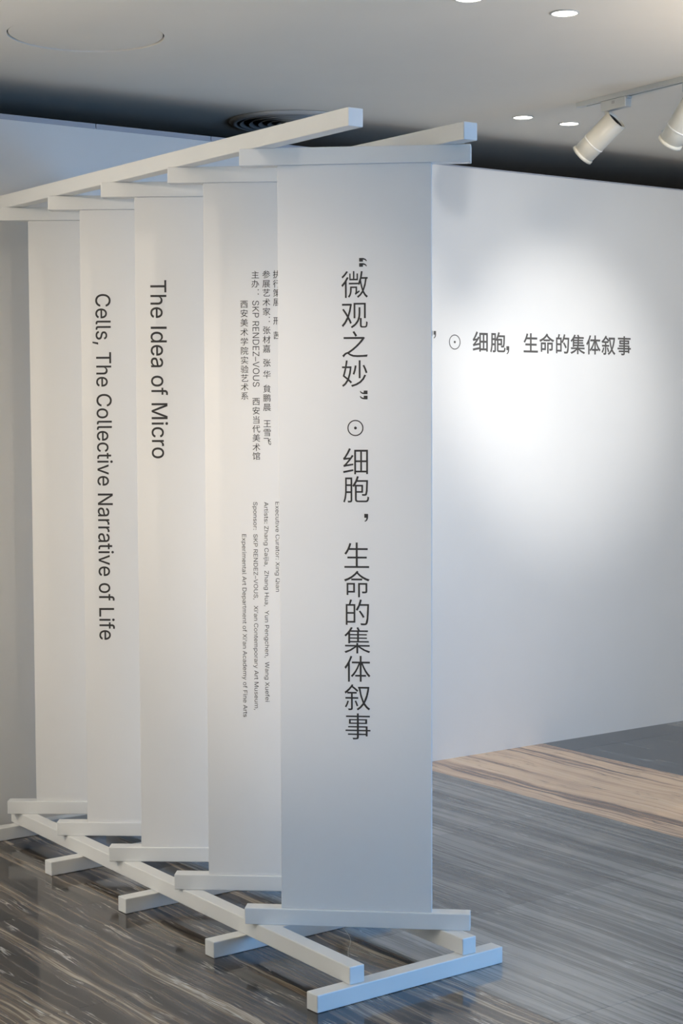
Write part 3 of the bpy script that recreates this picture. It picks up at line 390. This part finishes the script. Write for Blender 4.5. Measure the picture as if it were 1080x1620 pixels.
U	517	259,-8 220,-6 186,2 154,15 126,33 103,55 85,80 71,108 63,140 60,173 60,509 124,509 124,178 126,155 132,133 141,113 153,95 169,80 187,68 208,59 232,53 259,52 285,53 309,59 331,68 349,80 364,95 377,113 385,133 391,155 393,178 393,509 457,509 457,173 454,140 446,108 433,80 414,55 391,33 363,15 332,2 297,-6
V	480	204,0 16,509 84,509 192,206 215,137 248,31 235,31 267,138 290,206 395,509 463,509 278,0
W	686	155,0 16,509 82,509 163,196 175,145 187,94 197,40 189,40 200,94 211,145 224,196 306,509 380,509 462,196 474,145 486,94 497,40 488,40 499,94 510,145 523,196 603,509 670,509 530,0 455,0 368,323 351,391 336,475 350,475 335,395 318,323 230,0
X	474	18,0 217,284 217,236 29,509 104,509 178,400 204,361 223,329 243,292 232,292 252,329 272,361 298,400 374,509 446,509 259,239 259,287 456,0 382,0 292,129 268,165 250,195 230,231 244,231 225,196 206,166 182,129 91,0
Y	472	203,0 203,208 16,509 91,509 192,344 222,292 250,230 224,230 251,293 280,344 381,509 455,509 268,208 268,0
Z	438	42,0 42,46 273,385 306,431 341,476 348,454 285,452 223,452 40,452 40,509 397,509 397,462 169,129 134,81 97,33 90,54 152,57 214,57 399,57 399,0
a	389	160,-9 137,-7 115,-3 94,5 76,15 60,29 48,45 38,63 32,84 30,108 32,128 36,146 43,161 53,174 64,184 78,193 125,211 178,220 234,227 265,235 271,240 274,246 276,255 276,257 275,272 272,285 267,297 260,307 251,315 240,322 227,327 212,330 196,331 178,330 163,327 149,322 118,301 100,274 41,291 51,313 64,331 79,346 95,358 114,368 133,375 153,380 173,383 194,384 239,379 286,360 300,350 312,336 322,320 330,301 335,278 337,251 337,0 277,0 277,52 272,52 252,25 215,1 199,-4 181,-7|170,45 192,47 211,51 228,59 242,68 254,80 263,93 270,108 274,122 276,138 276,190 259,182 231,176 200,171 175,168 134,159 122,153 112,147 103,139 97,130 93,118 92,105 93,93 96,82 102,72 109,64 119,57 130,52
c	396	207,-8 174,-5 144,3 117,16 93,35 72,58 56,85 44,116 37,150 34,187 37,225 44,260 56,291 72,318 93,341 117,360 144,374 174,382 207,384 260,377 305,356 340,322 362,277 303,262 290,289 270,311 242,325 207,330 184,328 163,321 145,310 130,296 118,278 108,258 102,236 98,212 96,187 98,163 102,139 108,117 118,97 130,80 145,66 163,55 184,49 207,46 243,52 271,66 292,89 304,117 363,102 357,86 350,70 341,56 306,21 261,-1
d	424	195,-8 165,-6 137,3 111,16 89,34 70,57 55,84 43,116 36,151 34,189 36,227 43,261 55,293 70,320 89,342 112,361 137,374 165,382 196,384 218,383 237,379 253,373 287,346 306,319 311,319 311,509 372,509 372,0 313,0 313,59 307,59 287,31 252,4 236,-3 217,-7|205,47 226,49 246,55 263,65 278,78 290,95 299,115 306,138 310,162 312,189 310,216 306,241 300,263 290,282 278,299 263,312 246,322 227,328 205,330 182,328 162,322 145,311 130,298 118,281 108,261 102,239 98,215 96,189 98,163 102,139 109,117 118,97 130,80 145,66 162,55 182,49
e	404	212,-8 177,-5 145,3 117,16 92,35 72,58 56,85 44,116 37,150 34,187 36,224 44,258 55,290 71,317 91,340 115,359 142,373 172,382 205,384 226,383 246,380 266,374 285,366 303,355 319,341 334,324 347,305 357,282 365,256 370,227 371,194 371,169 75,169 75,221 338,221 310,202 308,226 304,248 298,269 288,286 277,301 263,314 246,323 227,328 205,330 183,328 164,323 146,313 131,301 119,286 109,270 102,251 97,231 96,211 96,178 98,151 102,127 110,106 121,88 135,73 151,61 169,53 190,48 212,46 254,53 285,73 306,105 365,91 358,72 348,55 335,39 320,26 302,14 283,4 261,-3 237,-7
f	254	228,379 228,327 6,327 6,379|81,0 81,432 82,452 87,470 96,486 107,499 120,510 135,519 152,525 169,529 187,530 222,527 243,521 227,468 215,472 195,474 178,472 164,468 154,460 147,449 143,435 142,419 142,0
g	425	207,-151 180,-149 156,-146 134,-140 114,-132 97,-122 82,-110 70,-97 59,-84 51,-69 101,-41 122,-66 154,-88 169,-93 187,-96 207,-97 236,-95 261,-87 282,-75 298,-58 308,-34 311,-6 311,68 306,68 287,41 252,16 236,10 217,6 195,5 165,7 138,14 113,27 90,43 71,65 55,90 43,120 36,154 34,191 36,229 43,263 55,293 71,320 90,342 112,361 138,374 166,382 196,384 218,383 237,379 253,373 288,346 308,319 313,319 313,379 372,379 372,-9 370,-40 363,-67 350,-90 334,-109 314,-124 291,-136 265,-144 237,-149|205,59 227,61 246,66 264,75 278,87 290,103 300,121 307,142 311,166 312,193 311,219 307,242 300,264 291,283 279,299 264,312 247,322 227,328 205,330 182,328 163,322 145,312 130,298 118,282 109,262 102,241 98,218 96,193 98,167 102,144 109,123 118,104 131,88 145,76 163,66 183,61
h	410	114,227 114,0 53,0 53,509 114,509 114,287 102,287 116,319 132,344 152,362 175,374 200,382 227,384 252,383 275,377 295,369 313,356 328,340 341,321 350,298 355,271 357,240 357,0 296,0 296,235 293,263 286,286 273,304 256,318 235,326 210,329 192,328 176,324 161,317 147,308 136,297 126,283 119,266 115,248
i	167	53,0 53,379 114,379 114,0|84,443 73,444 63,448 54,455 47,463 43,472 41,483 43,494 47,504 54,512 63,518 73,522 84,524 95,522 105,518 114,512 121,504 125,494 126,483 125,472 121,463 114,455 105,448 95,444
j	167	53,379 114,379 114,-30 112,-52 108,-72 102,-90 92,-106 80,-119 65,-129 47,-137 27,-141 4,-143 -10,-143 -10,-87 2,-87 18,-85 31,-80 40,-72 47,-61 51,-46 53,-29|83,443 72,444 62,448 53,455 47,463 42,472 41,483 42,494 47,504 53,512 62,518 72,522 83,524 95,522 105,518 114,512 120,504 125,494 126,483 125,472 120,463 114,455 105,448 95,444
l	189	139,-2 112,0 91,8 74,20 62,37 55,59 53,84 53,509 114,509 114,99 114,83 117,71 120,62 126,57 135,53 146,52 160,53 170,54 181,3 162,-1
m	610	53,0 53,379 112,379 112,295 108,295 114,314 122,331 132,346 144,358 158,368 172,376 187,382 203,385 219,386 245,383 268,375 287,361 303,342 314,320 321,295 312,295 318,312 326,329 337,343 350,356 364,366 381,375 398,381 417,385 437,386 458,385 478,380 497,372 514,361 529,346 541,328 550,307 555,283 557,255 557,0 496,0 496,254 493,279 485,298 473,313 456,323 438,329 419,330 402,329 387,326 374,320 363,312 353,302 345,290 340,277 336,263 335,247 335,0 274,0 274,260 272,280 265,297 253,311 238,322 220,328 199,330 185,329 171,326 158,320 145,312 135,302 126,289 119,274 115,257 114,238 114,0
n	410	114,227 114,0 53,0 53,379 112,379 112,287 102,287 116,319 132,344 152,362 175,374 200,382 227,384 252,383 275,377 295,369 313,356 328,340 341,321 350,298 355,271 357,240 357,0 296,0 296,235 293,263 286,286 273,304 256,318 235,326 210,329 192,328 176,324 161,317 147,308 136,297 126,283 119,266 115,248
o	415	207,-8 174,-5 144,3 117,16 93,35 72,58 56,85 44,116 37,150 34,187 37,225 44,260 56,291 72,318 93,341 117,360 144,374 174,382 207,384 241,382 271,374 299,360 323,341 343,318 359,291 371,260 379,225 381,187 379,150 371,116 359,85 343,58 323,35 299,16 271,3 241,-5|207,46 231,49 252,55 270,66 285,80 298,97 307,117 314,139 318,163 319,187 318,212 314,236 307,258 298,278 285,296 270,310 252,321 231,328 207,330 184,328 163,321 145,310 130,296 118,278 108,258 102,236 98,212 96,187 98,163 102,139 108,117 118,97 130,80 145,66 163,55 184,49
p	424	53,-143 53,379 112,379 112,319 118,319 137,346 171,373 188,379 207,383 229,384 259,382 287,374 313,361 335,342 354,320 370,293 381,261 388,227 390,189 388,151 381,116 370,84 355,57 336,34 313,16 288,3 260,-6 229,-8 208,-7 189,-3 173,4 138,31 118,59 114,59 114,-143|220,47 242,49 262,55 279,66 294,80 306,97 316,117 323,139 327,163 328,189 327,215 323,239 316,261 307,281 295,298 280,311 262,322 243,328 220,330 198,328 178,322 161,312 147,299 134,282 125,263 118,241 114,216 113,189 114,162 118,138 125,115 135,95 147,78 162,65 179,55 198,49
r	259	53,0 53,379 112,379 112,321 115,321 124,339 137,354 152,367 171,377 191,383 213,385 229,384 243,384 243,322 230,324 207,326 190,324 174,321 159,315 146,306 135,296 126,284 119,269 115,254 114,237 114,0
s	365	182,-8 157,-7 133,-3 112,3 93,12 76,24 62,38 50,54 41,73 36,94 94,107 101,87 111,72 124,60 141,52 160,47 181,45 206,47 227,53 244,62 258,74 265,88 268,103 266,115 262,126 254,136 243,144 229,150 212,155 149,170 118,180 92,192 72,208 58,227 50,249 47,274 49,295 55,314 65,332 79,347 95,360 115,370 137,378 161,383 187,384 212,383 234,379 254,372 271,363 286,352 299,339 309,324 318,308 324,290 268,277 262,291 254,304 243,316 228,325 210,331 187,333 166,331 147,326 131,317 119,305 111,292 109,277 110,264 115,253 124,243 136,235 152,229 172,223 229,209 261,200 287,187 306,171 320,153 328,131 331,107 329,85 323,65 312,47 298,31 281,18 260,6 236,-2 210,-7
t	227	204,379 204,327 6,327 6,379|65,471 126,471 126,98 127,83 130,70 136,61 144,55 156,51 170,50 185,51 202,54 213,2 192,-3 168,-4 138,-1 113,7 92,21 77,41 68,64 65,93
u	410	182,-5 158,-3 135,2 115,11 97,23 82,39 69,59 60,82 54,109 53,139 53,379 114,379 114,144 116,117 124,94 137,75 154,61 175,53 200,50 218,51 234,55 249,62 263,71 274,83 283,97 290,113 295,132 296,153 296,379 357,379 357,0 298,0 298,92 307,92 294,60 277,35 257,17 234,5 209,-3
v	389	163,0 17,379 84,379 165,155 187,87 206,21 184,21 203,87 224,155 305,379 371,379 226,0
x	379	21,0 171,218 171,171 29,379 100,379 147,306 179,253 207,206 175,206 202,253 233,306 282,379 352,379 209,169 209,214 358,0 287,0 231,85 200,136 173,182 205,182 178,136 148,85 91,0
y	389	47,-139 61,-86 71,-87 104,-89 113,-86 122,-81 130,-74 138,-64 145,-51 151,-36 163,-1 17,379 84,379 165,155 187,87 206,21 184,21 202,87 224,155 305,379 371,379 204,-58 177,-107 165,-119 153,-128 139,-136 125,-141 109,-144 91,-145 65,-143
–	350	350,244 350,188 0,188 0,244
’	177	52,318 82,509 151,509 98,318
“	300	52,318 104,509 151,509 121,318|175,318 228,509 274,509 244,318
”	300	52,318 82,509 151,509 98,318|175,318 205,509 274,509 222,318
 	189	"""
GL = {}
for ln in GLYPHS.split('\n'):
    ch_, adv_, ct_ = ln.split('\t')
    GL[ch_] = (int(adv_)/1000, [[tuple(int(v)/1000 for v in p.split(',')) for p in c.split(' ')] for c in ct_.split('|')] if ct_ else [])
def tidy(c):
    out = []
    for p in c:
        if not out or math.hypot(p[0]-out[-1][0], p[1]-out[-1][1]) > .0065: out.append(p)
    while len(out) > 3 and math.hypot(out[0][0]-out[-1][0], out[0][1]-out[-1][1]) < .0065: out.pop()
    return out
for k_ in GL: GL[k_] = (GL[k_][0], [tidy(c) for c in GL[k_][1]])
def grow(c, d):
    """shift a closed contour sideways by d (font winding keeps ink on one side)"""
    if not d: return c
    out = []; n = len(c)
    for i in range(n):
        p, a, b = c[i], c[i-1], c[(i+1) % n]
        e1 = Vector((p[0]-a[0], p[1]-a[1])).normalized(); e2 = Vector((b[0]-p[0], b[1]-p[1])).normalized()
        n1 = Vector((-e1.y, e1.x)); m_ = (n1 + Vector((-e2.y, e2.x)))
        m_ = m_.normalized() if m_.length > .2 else n1
        k = d / max(m_.dot(n1), .6)
        out.append((p[0]+m_.x*k, p[1]+m_.y*k))
    return out
def signed(c): return sum(c[i-1][0]*c[i][1]-c[i][0]*c[i-1][1] for i in range(len(c)))/2
def winding(p, c):
    n = 0
    for i in range(len(c)):
        a, b = c[i-1], c[i]
        if (a[1] > p[1]) != (b[1] > p[1]) and p[0] < (b[0]-a[0])*(p[1]-a[1])/(b[1]-a[1])+a[0]: n += 1 if b[1] > a[1] else -1
    return n
FILL = {}
def filled(ch, offset):
    """triangles of one character: constrained triangulation of its contours, kept where they wind round the point"""
    if (ch, offset) not in FILL:
        cs = GL[ch][1]; V = []; T_ = []
        if cs:
            sg = 1 if signed(max(cs, key=lambda c: abs(signed(c)))) > 0 else -1
            cs = [grow(c, -offset*sg) for c in cs]
            P_ = []; E_ = []
            for c in cs:
                b = len(P_); P_ += [Vector(p) for p in c]; E_ += [(b+i, b+(i+1) % len(c)) for i in range(len(c))]
            ov, _, of, *_r = delaunay_2d_cdt(P_, E_, [], 0, 1e-5)
            V = [Vector((v.x, v.y, 0)) for v in ov]
            for f in of:
                m_ = (sum(ov[i].x for i in f)/3, sum(ov[i].y for i in f)/3)
                if sum(winding(m_, c) for c in cs)*sg > 0: T_.append(tuple(f))
            used = sorted({i for t in T_ for i in t}); mp_ = {u: i for i, u in enumerate(used)}
            V = [V[u] for u in used]; T_ = [tuple(mp_[i] for i in t) for t in T_]
        FILL[(ch, offset)] = (V, T_)
    return FILL[(ch, offset)]
def glyphs(txt, size, offset=0.0):
    """verts, faces of a line of text starting at 0 on its baseline"""
    vs_ = []; fs = []; x = 0
    for ch in txt:
        V, T_ = filled(ch, offset); b = len(vs_)
        vs_ += [Vector(((v.x+x)*size, v.y*size, 0)) for v in V]; fs += [tuple(b+i for i in t) for t in T_]
        x += GL[ch][0]
    return vs_, fs
def bounds(vs_): 
    xs = [v.x for v in vs_]; ys = [v.y for v in vs_]; return min(xs), max(xs), min(ys), max(ys)
class Lettering:
    """collects flat print in a plane's own (a, z) coordinates, then builds it just proud of the surface:
    each character its own piece, or (small print) all joined"""
    def __init__(s): s.p = []
    def add(s, vs_, fs, fn): s.p.append(([fn(v) for v in vs_], fs))
    def glyph(s, ch, ca, cz, em, off=0.0, sx=1.0, rot=False, fit=None, cell=True):
        vs_, fs = glyphs(ch, 1.0, off)
        x0, x1, y0, y1 = bounds(vs_)
        if cell: mx, my = .5, .38                    # centre of the em box
        else: mx, my = (x0+x1)/2, (y0+y1)/2
        k = em if fit is None else fit/(max(x1-x0, 1e-6) if rot else (y1-y0))
        if rot: s.add(vs_, fs, lambda v: (ca+(v.y-my)*k*sx, cz-(v.x-mx)*k))
        else: s.add(vs_, fs, lambda v: (ca+(v.x-mx)*k*sx, cz+(v.y-my)*k))
    def down(s, txt, a_base, z0, z1, width, off=0.0):
        """Latin line turned clockwise, reading down from z0 to z1; width = cap height; a_base = baseline side (left)"""
        vs_, fs = glyphs(txt, 1.0, off); X0_, X1_, _, _ = bounds(vs_)
        kz = (z0-z1)/(X1_-X0_); ka = width/.509; x = 0
        for ch in txt:
            if GL[ch][1]:
                vs_, fs = glyphs(ch, 1.0, off)
                s.add(vs_, fs, lambda v: (a_base+v.y*ka, z0-(v.x+x-X0_)*kz))
            x += GL[ch][0]
    def ring(s, ca, cz, R, t, dot, n=48):
        v = []; f = []
        for i in range(n):
            q = 2*math.pi*i/n
            v.append((ca+R*math.cos(q), cz+R*math.sin(q))); v.append((ca+(R-t)*math.cos(q), cz+(R-t)*math.sin(q)))
        for i in range(n):
            j = (i+1) % n; f.append((2*i, 2*j, 2*j+1, 2*i+1))
        for i in range(16):
            q = 2*math.pi*i/16; v.append((ca+dot*math.cos(q), cz+dot*math.sin(q)))
        f.append(tuple(range(2*n, 2*n+16))); s.p.append((v, f))
    def tick(s, ca, cz, w, h, turn=0):
        """square-headed comma of width w and height h about its centre, turned clockwise in quarter turns"""
        P = [(0, 1), (1, 1), (1, .56), (.93, .36), (.74, .16), (.42, .03), (.12, 0), (.08, .09), (.34, .17), (.5, .31), (.56, .5), (0, .5)]
        v = []
        for x_, y_ in P:
            x_ = (x_-.5)*w; y_ = (y_-.5)*h
            for _ in range(turn): x_, y_ = y_, -x_
            v.append((ca+x_, cz+y_))
        s.p.append((v, [tuple(range(len(v)))]))
    def disc(s, ca, cz, r):
        s.p.append(([(ca+r*math.cos(t*math.pi/4), cz+r*math.sin(t*math.pi/4)) for t in range(8)], [tuple(range(8))]))
    def build(s, name, origin, az, depth, m, parent, joined=False):
        mt = frame(origin, az); parts = s.p
        if joined:
            V = []; Fc = []
            for v, f in s.p:
                b = len(V); V += v; Fc += [tuple(b+i for i in q) for q in f]
            parts = [(V, Fc)]
        for v, f in parts:
            me = bpy.data.meshes.new(name)
            me.from_pydata([mt @ Vector((a, depth, z)) for a, z in v], [], f)
            o = link(name, me, m); o.parent = parent
            if joined: o['kind'] = 'stuff'
EPS = .0004
# board 1: one column of large characters
T = Lettering()
EM = .0850
for ch, a, z in (('微', .3371, 1.9997), ('观', .3362, 1.9120), ('之', .3365, 1.8259), ('妙', .3362, 1.7414), ('细', .3390, 1.4852),
                 ('胞', .3395, 1.4037), ('生', .3401, 1.2087), ('命', .3405, 1.1248), ('的', .3412, 1.0407), ('集', .3412, .9584),
                 ('体', .3412, .8740), ('叙', .3412, .7894), ('事', .3423, .7028)):
    T.glyph(ch, a, z, EM, -.004, sx=.97)
for q in (.0074, -.0074):
    T.tick(.3611, 2.0634+q, .0105, .0222, 3)
    T.tick(.3623, 1.6793+q, .0105, .0222, 1)
T.tick(.3685, 1.3203, .0112, .0230)
T.ring(.3376, 1.5831, .0235, .0032, .0042)
x, y, a = CB[0]; T.build('character', (x, y, 0), a, PD-EPS, M_INK, PANELS[0])
# board 3 and 4: English title, reading down
T = Lettering(); T.down('The Idea of Micro', .1620, 2.0711, 1.4755, .0530, .003)
x, y, a = CB[2]; T.build('character', (x, y, 0), a, PD-EPS, M_INK, PANELS[2])
T = Lettering(); T.down('Cells, The Collective Narrative of Life', .1640, 2.0500, .8139, .0530, .003)
x, y, a = CB[3]; T.build('character', (x, y, 0), a, PD-EPS, M_INK, PANELS[3])
# board 2: credits
T = Lettering()
def zy(yy): return 2.0604 - (yy-434)*(2.0604-.7106)/(1110-434)
E2 = .0262
def col(a, items):
    for ch, yy in items:
        if ch == '：':
            for q in (0, 6.5): T.disc(a+.009, zy(yy+q), .0018)
        else: T.glyph(ch, a, zy(yy), E2, .000)
col(.3420, [('执', 434), ('行', 448.7), ('策', 463), ('展', 477.2), ('：', 486), ('邢', 506.4), ('茜', 529.2)])
col(.3086, [('参', 434), ('展', 448.3), ('艺', 462.6), ('术', 477.6), ('家', 491.9), ('：', 501), ('张', 521), ('材', 535.7), ('嘉', 550), ('张', 572), ('华', 590.3), ('貟', 612.7), ('鹏', 627.3), ('晨', 641.8), ('王', 667.7), ('雪', 681.5), ('飞', 695.6)])
col(.2740, [('主', 434.4), ('办', 448.3), ('：', 458), ('西', 632.6), ('安', 647.3), ('当', 661.6), ('代', 675.8), ('美', 690), ('术', 704.8), ('馆', 718.6)])
col(.2382, [('西', 480), ('安', 494.5), ('美', 509), ('术', 524), ('学', 538.7), ('院', 553), ('实', 567.9), ('验', 582), ('艺', 596), ('术', 610), ('系', 624)])
T.down('SKP RENDEZ–VOUS', .2644, zy(474.8), zy(609.6), .0205, -.003)
T.down('Executive Curator: Xing Qian', .3330, 1.3468, 1.0622, .0130, -.001)
T.down('Artists: Zhang Caijia,  Zhang Hua,  Yun Pengchen,  Wang Xuefei', .2975, 1.3467, .7106, .0130, -.001)
T.down('Sponsor:  SKP RENDEZ–VOUS,   Xi’an Contemporary Art Museum,', .2628, 1.3467, .6838, .0130, -.001)
T.down('Experimental Art Department of Xi’an Academy of Fine Arts', .2265, 1.2445, .6611, .0130, -.001)
x, y, a = CB[1]; T.build('lettering', (x, y, 0), a, PD-EPS, M_INK, PANELS[1], True)
# back wall title
T = Lettering()
for ch, a in (('微', -.475), ('观', -.368), ('之', -.260), ('妙', -.152), ('细', .2940), ('胞', .4020), ('生', .6110), ('命', .7150), ('的', .8190), ('集', .9220), ('体', 1.0280), ('叙', 1.1330), ('事', 1.2430)):
    T.glyph(ch, a, 1.9520, .1010, .012)
for q in (-.0105, .0105):
    T.tick(-.575+q, 1.983, .0150, .034, 2)
    T.tick(.0065+q, 1.9790, .0150, .034)
T.tick(.4640, 1.9160, .0180, .038)
T.ring(.1364, 1.9479, .0345, .0042, .0058)
T.build('character', WO, WA, -.0006, M_INK2, WALL)

# ------------------------------------------------------------------ ceiling fittings
def downlight(x, y, label, on=True):
    o = empty('ceiling_downlight', (x, y, HC), label, 'ceiling light', 'small round ceiling downlights')
    bm = bmesh.new(); lathe(bm, [(.0415, 0), (.0465, -.0005), (.047, -.003), (.0415, -.0042), (.0405, -.0005), (.0405, 0)], 40); r = bm_obj('rim', bm, M_TRACK, o, smooth=True)
    bm = bmesh.new(); lathe(bm, [(0, -.0022), (.0405, -.0022)], 40); bm_obj('diffuser', bm, M_GLOW, o)
    l = bpy.data.lights.new('downlight_beam', 'SPOT'); l.energy = 3; l.color = NEUT; l.spot_size = math.radians(80); l.spot_blend = 1; l.shadow_soft_size = .035
    lo = bpy.data.objects.new('downlight_beam', l); COL.objects.link(lo); lo.location = (x, y, HC-.012)
downlight(.7187, 5.4412, 'large bright round downlight near the top right of the ceiling')
downlight(.3980, 5.2450, 'round downlight cut by the top edge above the nearer lit disc')
downlight(.7925, 7.3534, 'leftmost of the three far round downlights over the back wall')
downlight(1.0149, 7.5187, 'middle one of the three far round downlights over the back wall')
downlight(1.2364, 7.6403, 'far round downlight half hidden behind the left spotlight')

# round flush access cover
o = empty('ceiling_access_cover', (-.8556, 5.7414, HC), 'large flush round white cover with a thin shadow line in the ceiling, upper left', 'ceiling cover')
bm = bmesh.new(); lathe(bm, [(0, .0035), (.2570, .0035), (.2585, .0045), (.2585, .010)], 96); bm_obj('disc', bm, M_CEIL, o)
bm = bmesh.new(); lathe(bm, [(.2585, .0095), (.2632, .0095)], 96); bm_obj('gap', bm, M_BLACK, o)
# small unlit round cover behind the right spotlight
bm = bmesh.new(); lathe(bm, [(0, -.004), (.048, -.004), (.050, -.002), (.050, 0)], 48)
o = bm_obj('ceiling_rose', bm, M_TRACK); o.location = (1.51, 7.72, HC); tag(o, 'small flat round unlit ceiling plate behind the right spotlight', 'ceiling cover')
# round air diffuser
VX, VY = -.200, 7.44
o = empty('round_air_vent', (VX, VY, HC), 'large round ceiling air vent of dark concentric rings above the screen rail', 'vent')
bm = bmesh.new(); lathe(bm, [(.262, 0), (.285, -.001), (.287, -.006), (.268, -.016), (.256, -.016), (.250, -.002)], 80); bm_obj('outer_flange', bm, M_METAL, o, smooth=True)
bm = bmesh.new(); lathe(bm, [(0, -.001), (.258, -.001)], 80); bm_obj('dark_recess', bm, M_BLACK, o)
for R in (.222, .182, .142, .102, .062):
    bm = bmesh.new(); lathe(bm, [(R, -.006), (R+.016, -.016), (R+.018, -.0165), (R+.003, -.005)], 72); bm_obj('ring_vane', bm, M_METAL, o, smooth=True)
bm = bmesh.new(); lathe(bm, [(0, -.014), (.034, -.014), (.036, -.010), (.036, -.002)], 40); bm_obj('centre_plate', bm, M_METAL, o)

# lighting track
TP = Vector((.9885, 7.030, HC)); TD = Vector((.514, -.857, 0)).normalized(); TAZ = math.atan2(TD.y, TD.x)
o = empty('lighting_track', TP, 'slim white lighting track fixed to the ceiling at the upper right', 'lighting track')
TLN = 3.2
def tpart(name, bm, m, parent, at):
    q = bm_obj(name, bm, m, parent); q.matrix_parent_inverse = Matrix(); q.location = Vector(at) - parent.location; q.rotation_euler = (0, 0, TAZ); return q
bm = bmesh.new(); box(bm, .045, TLN, -.0175, -.0060, -.020, 0, None); box(bm, .045, TLN, .0060, .0175, -.020, 0); box(bm, .045, TLN, -.0060, .0060, -.006, 0)
tpart('rail_channel', bm, M_TRACK, o, TP)
bm = bmesh.new(); box(bm, .045, TLN, -.0058, .0058, -.0085, -.0062); tpart('conductor_slot', bm, M_BLACK, o, TP)
bm = bmesh.new(); box(bm, 0, .044, -.017, .017, -.019, 0, None, .002); tpart('end_cap', bm, M_TRACK, o, TP)

def spotlight(tpos, aim, blen, R, label, drop, along, power, group='white track spotlights'):
    base = TP + TD*tpos
    o = empty('track_spotlight', base, label, 'spotlight', group)
    bm = bmesh.new(); box(bm, 0, .150, -.017, .017, -.062, -.0205, None, .003); box(bm, .105, .158, -.012, .012, -.030, -.0205, None, .001)
    tpart('adapter_box', bm, M_TRACK, o, base)
    bm = bmesh.new(); box(bm, .068, .086, -.0172, .0172, -.040, -.028); tpart('latch', bm, M_METAL, o, base)
    js = base + TD*along + Vector((0, 0, -.062))
    d = Vector(aim).normalized()
    # arm: short post, then a side fork to the body
    cen = js + Vector((0, 0, -drop))
    bm = bmesh.new(); lathe(bm, [(0, 0), (.010, 0), (.010, -.012), (.006, -.014), (.006, -drop), (0, -drop)], 20)
    q = bm_obj('arm', bm, M_TRACK, o, smooth=False); q.location = js - base
    body_c = cen + Vector((0, 0, -R*.9)) + d*.045
    rot = d.to_track_quat('Z', 'Y').to_matrix().to_4x4()
    def bp(name, prof, m, sm=True):
        bm = bmesh.new(); lathe(bm, prof, 48)
        q = bm_obj(name, bm, m, o, smooth=False)
        for p in q.data.polygons: p.use_smooth = sm
        q.matrix_local = Matrix.Translation(body_c - base) @ rot
        return q
    h = blen/2
    bp('body', [(R-.006, -h+.022), (R-.006, -h+.001), (R-.004, -h), (R, -h+.002), (R, h*.28)], M_HEAD)
    bp('heat_sink', [(0, -h+.020), (R*.35, -h+.018), (R*.36, -h+.008), (R*.55, -h+.008), (R*.56, -h+.020), (R*.75, -h+.020), (R*.76, -h+.010), (R-.007, -h+.010), (R-.007, -h+.022)], M_BLACK, False)
    bp('joint_ring', [(R, h*.28), (R+.0012, h*.285), (R+.0012, h*.34), (R, h*.345)], M_GLINT)
    bp('front_barrel', [(R-.0005, h*.34), (R-.001, h*.82), (R-.004, h*.84), (R-.004, h*.88)], M_HEAD)
    bp('lens_ring', [(R-.004, h*.88), (R+.002, h*.89), (R+.003, h*.99), (R-.001, h), (R-.006, h), (R-.008, h*.9)], M_HEAD)
    bp('lens', [(0, h*.9), (R-.008, h*.9)], M_LENS, False)
    pos = body_c + d*(h+.01)
    spot('track_beam', pos, pos + d, power, WARM, 62, 1, .04)
spotlight(.160, (-.131, .095, -.134), .205, .047, 'white cylindrical track spotlight hanging nearest the track end, tilted down left', .030, .020, 14)
spotlight(.640, (-.10, .150, -.19), .205, .047, 'white cylindrical track spotlight at the right picture edge with open dark back', .030, .020, 30)

# thread lying on the floor inside the frame
pts = [(540, 1472), (551, 1482), (552, 1492), (546, 1504), (548, 1512)]
cu = bpy.data.curves.new('thread', 'CURVE'); cu.dimensions = '3D'; cu.bevel_depth = .0006; cu.bevel_resolution = 1
P3 = [(-.001, 5.215, .001), (.024, 5.120, .001), (.026, 5.050, .001), (.012, 4.985, .001), (.016, 4.935, .001)]
sp = cu.splines.new('NURBS'); sp.points.add(len(P3)-1); sp.order_u = 4; sp.use_endpoint_u = True; sp.resolution_u = 6
for q, p in zip(sp.points, P3): q.co = (*p, 1)
tmp = bpy.data.objects.new('tmp', cu); COL.objects.link(tmp)
me = bpy.data.meshes.new_from_object(tmp.evaluated_get(bpy.context.evaluated_depsgraph_get())); bpy.data.objects.remove(tmp)
me.materials.clear(); o = link('thread', me, M_THREAD); tag(o, 'thin pale curved thread on the floor between the front rails', 'thread')
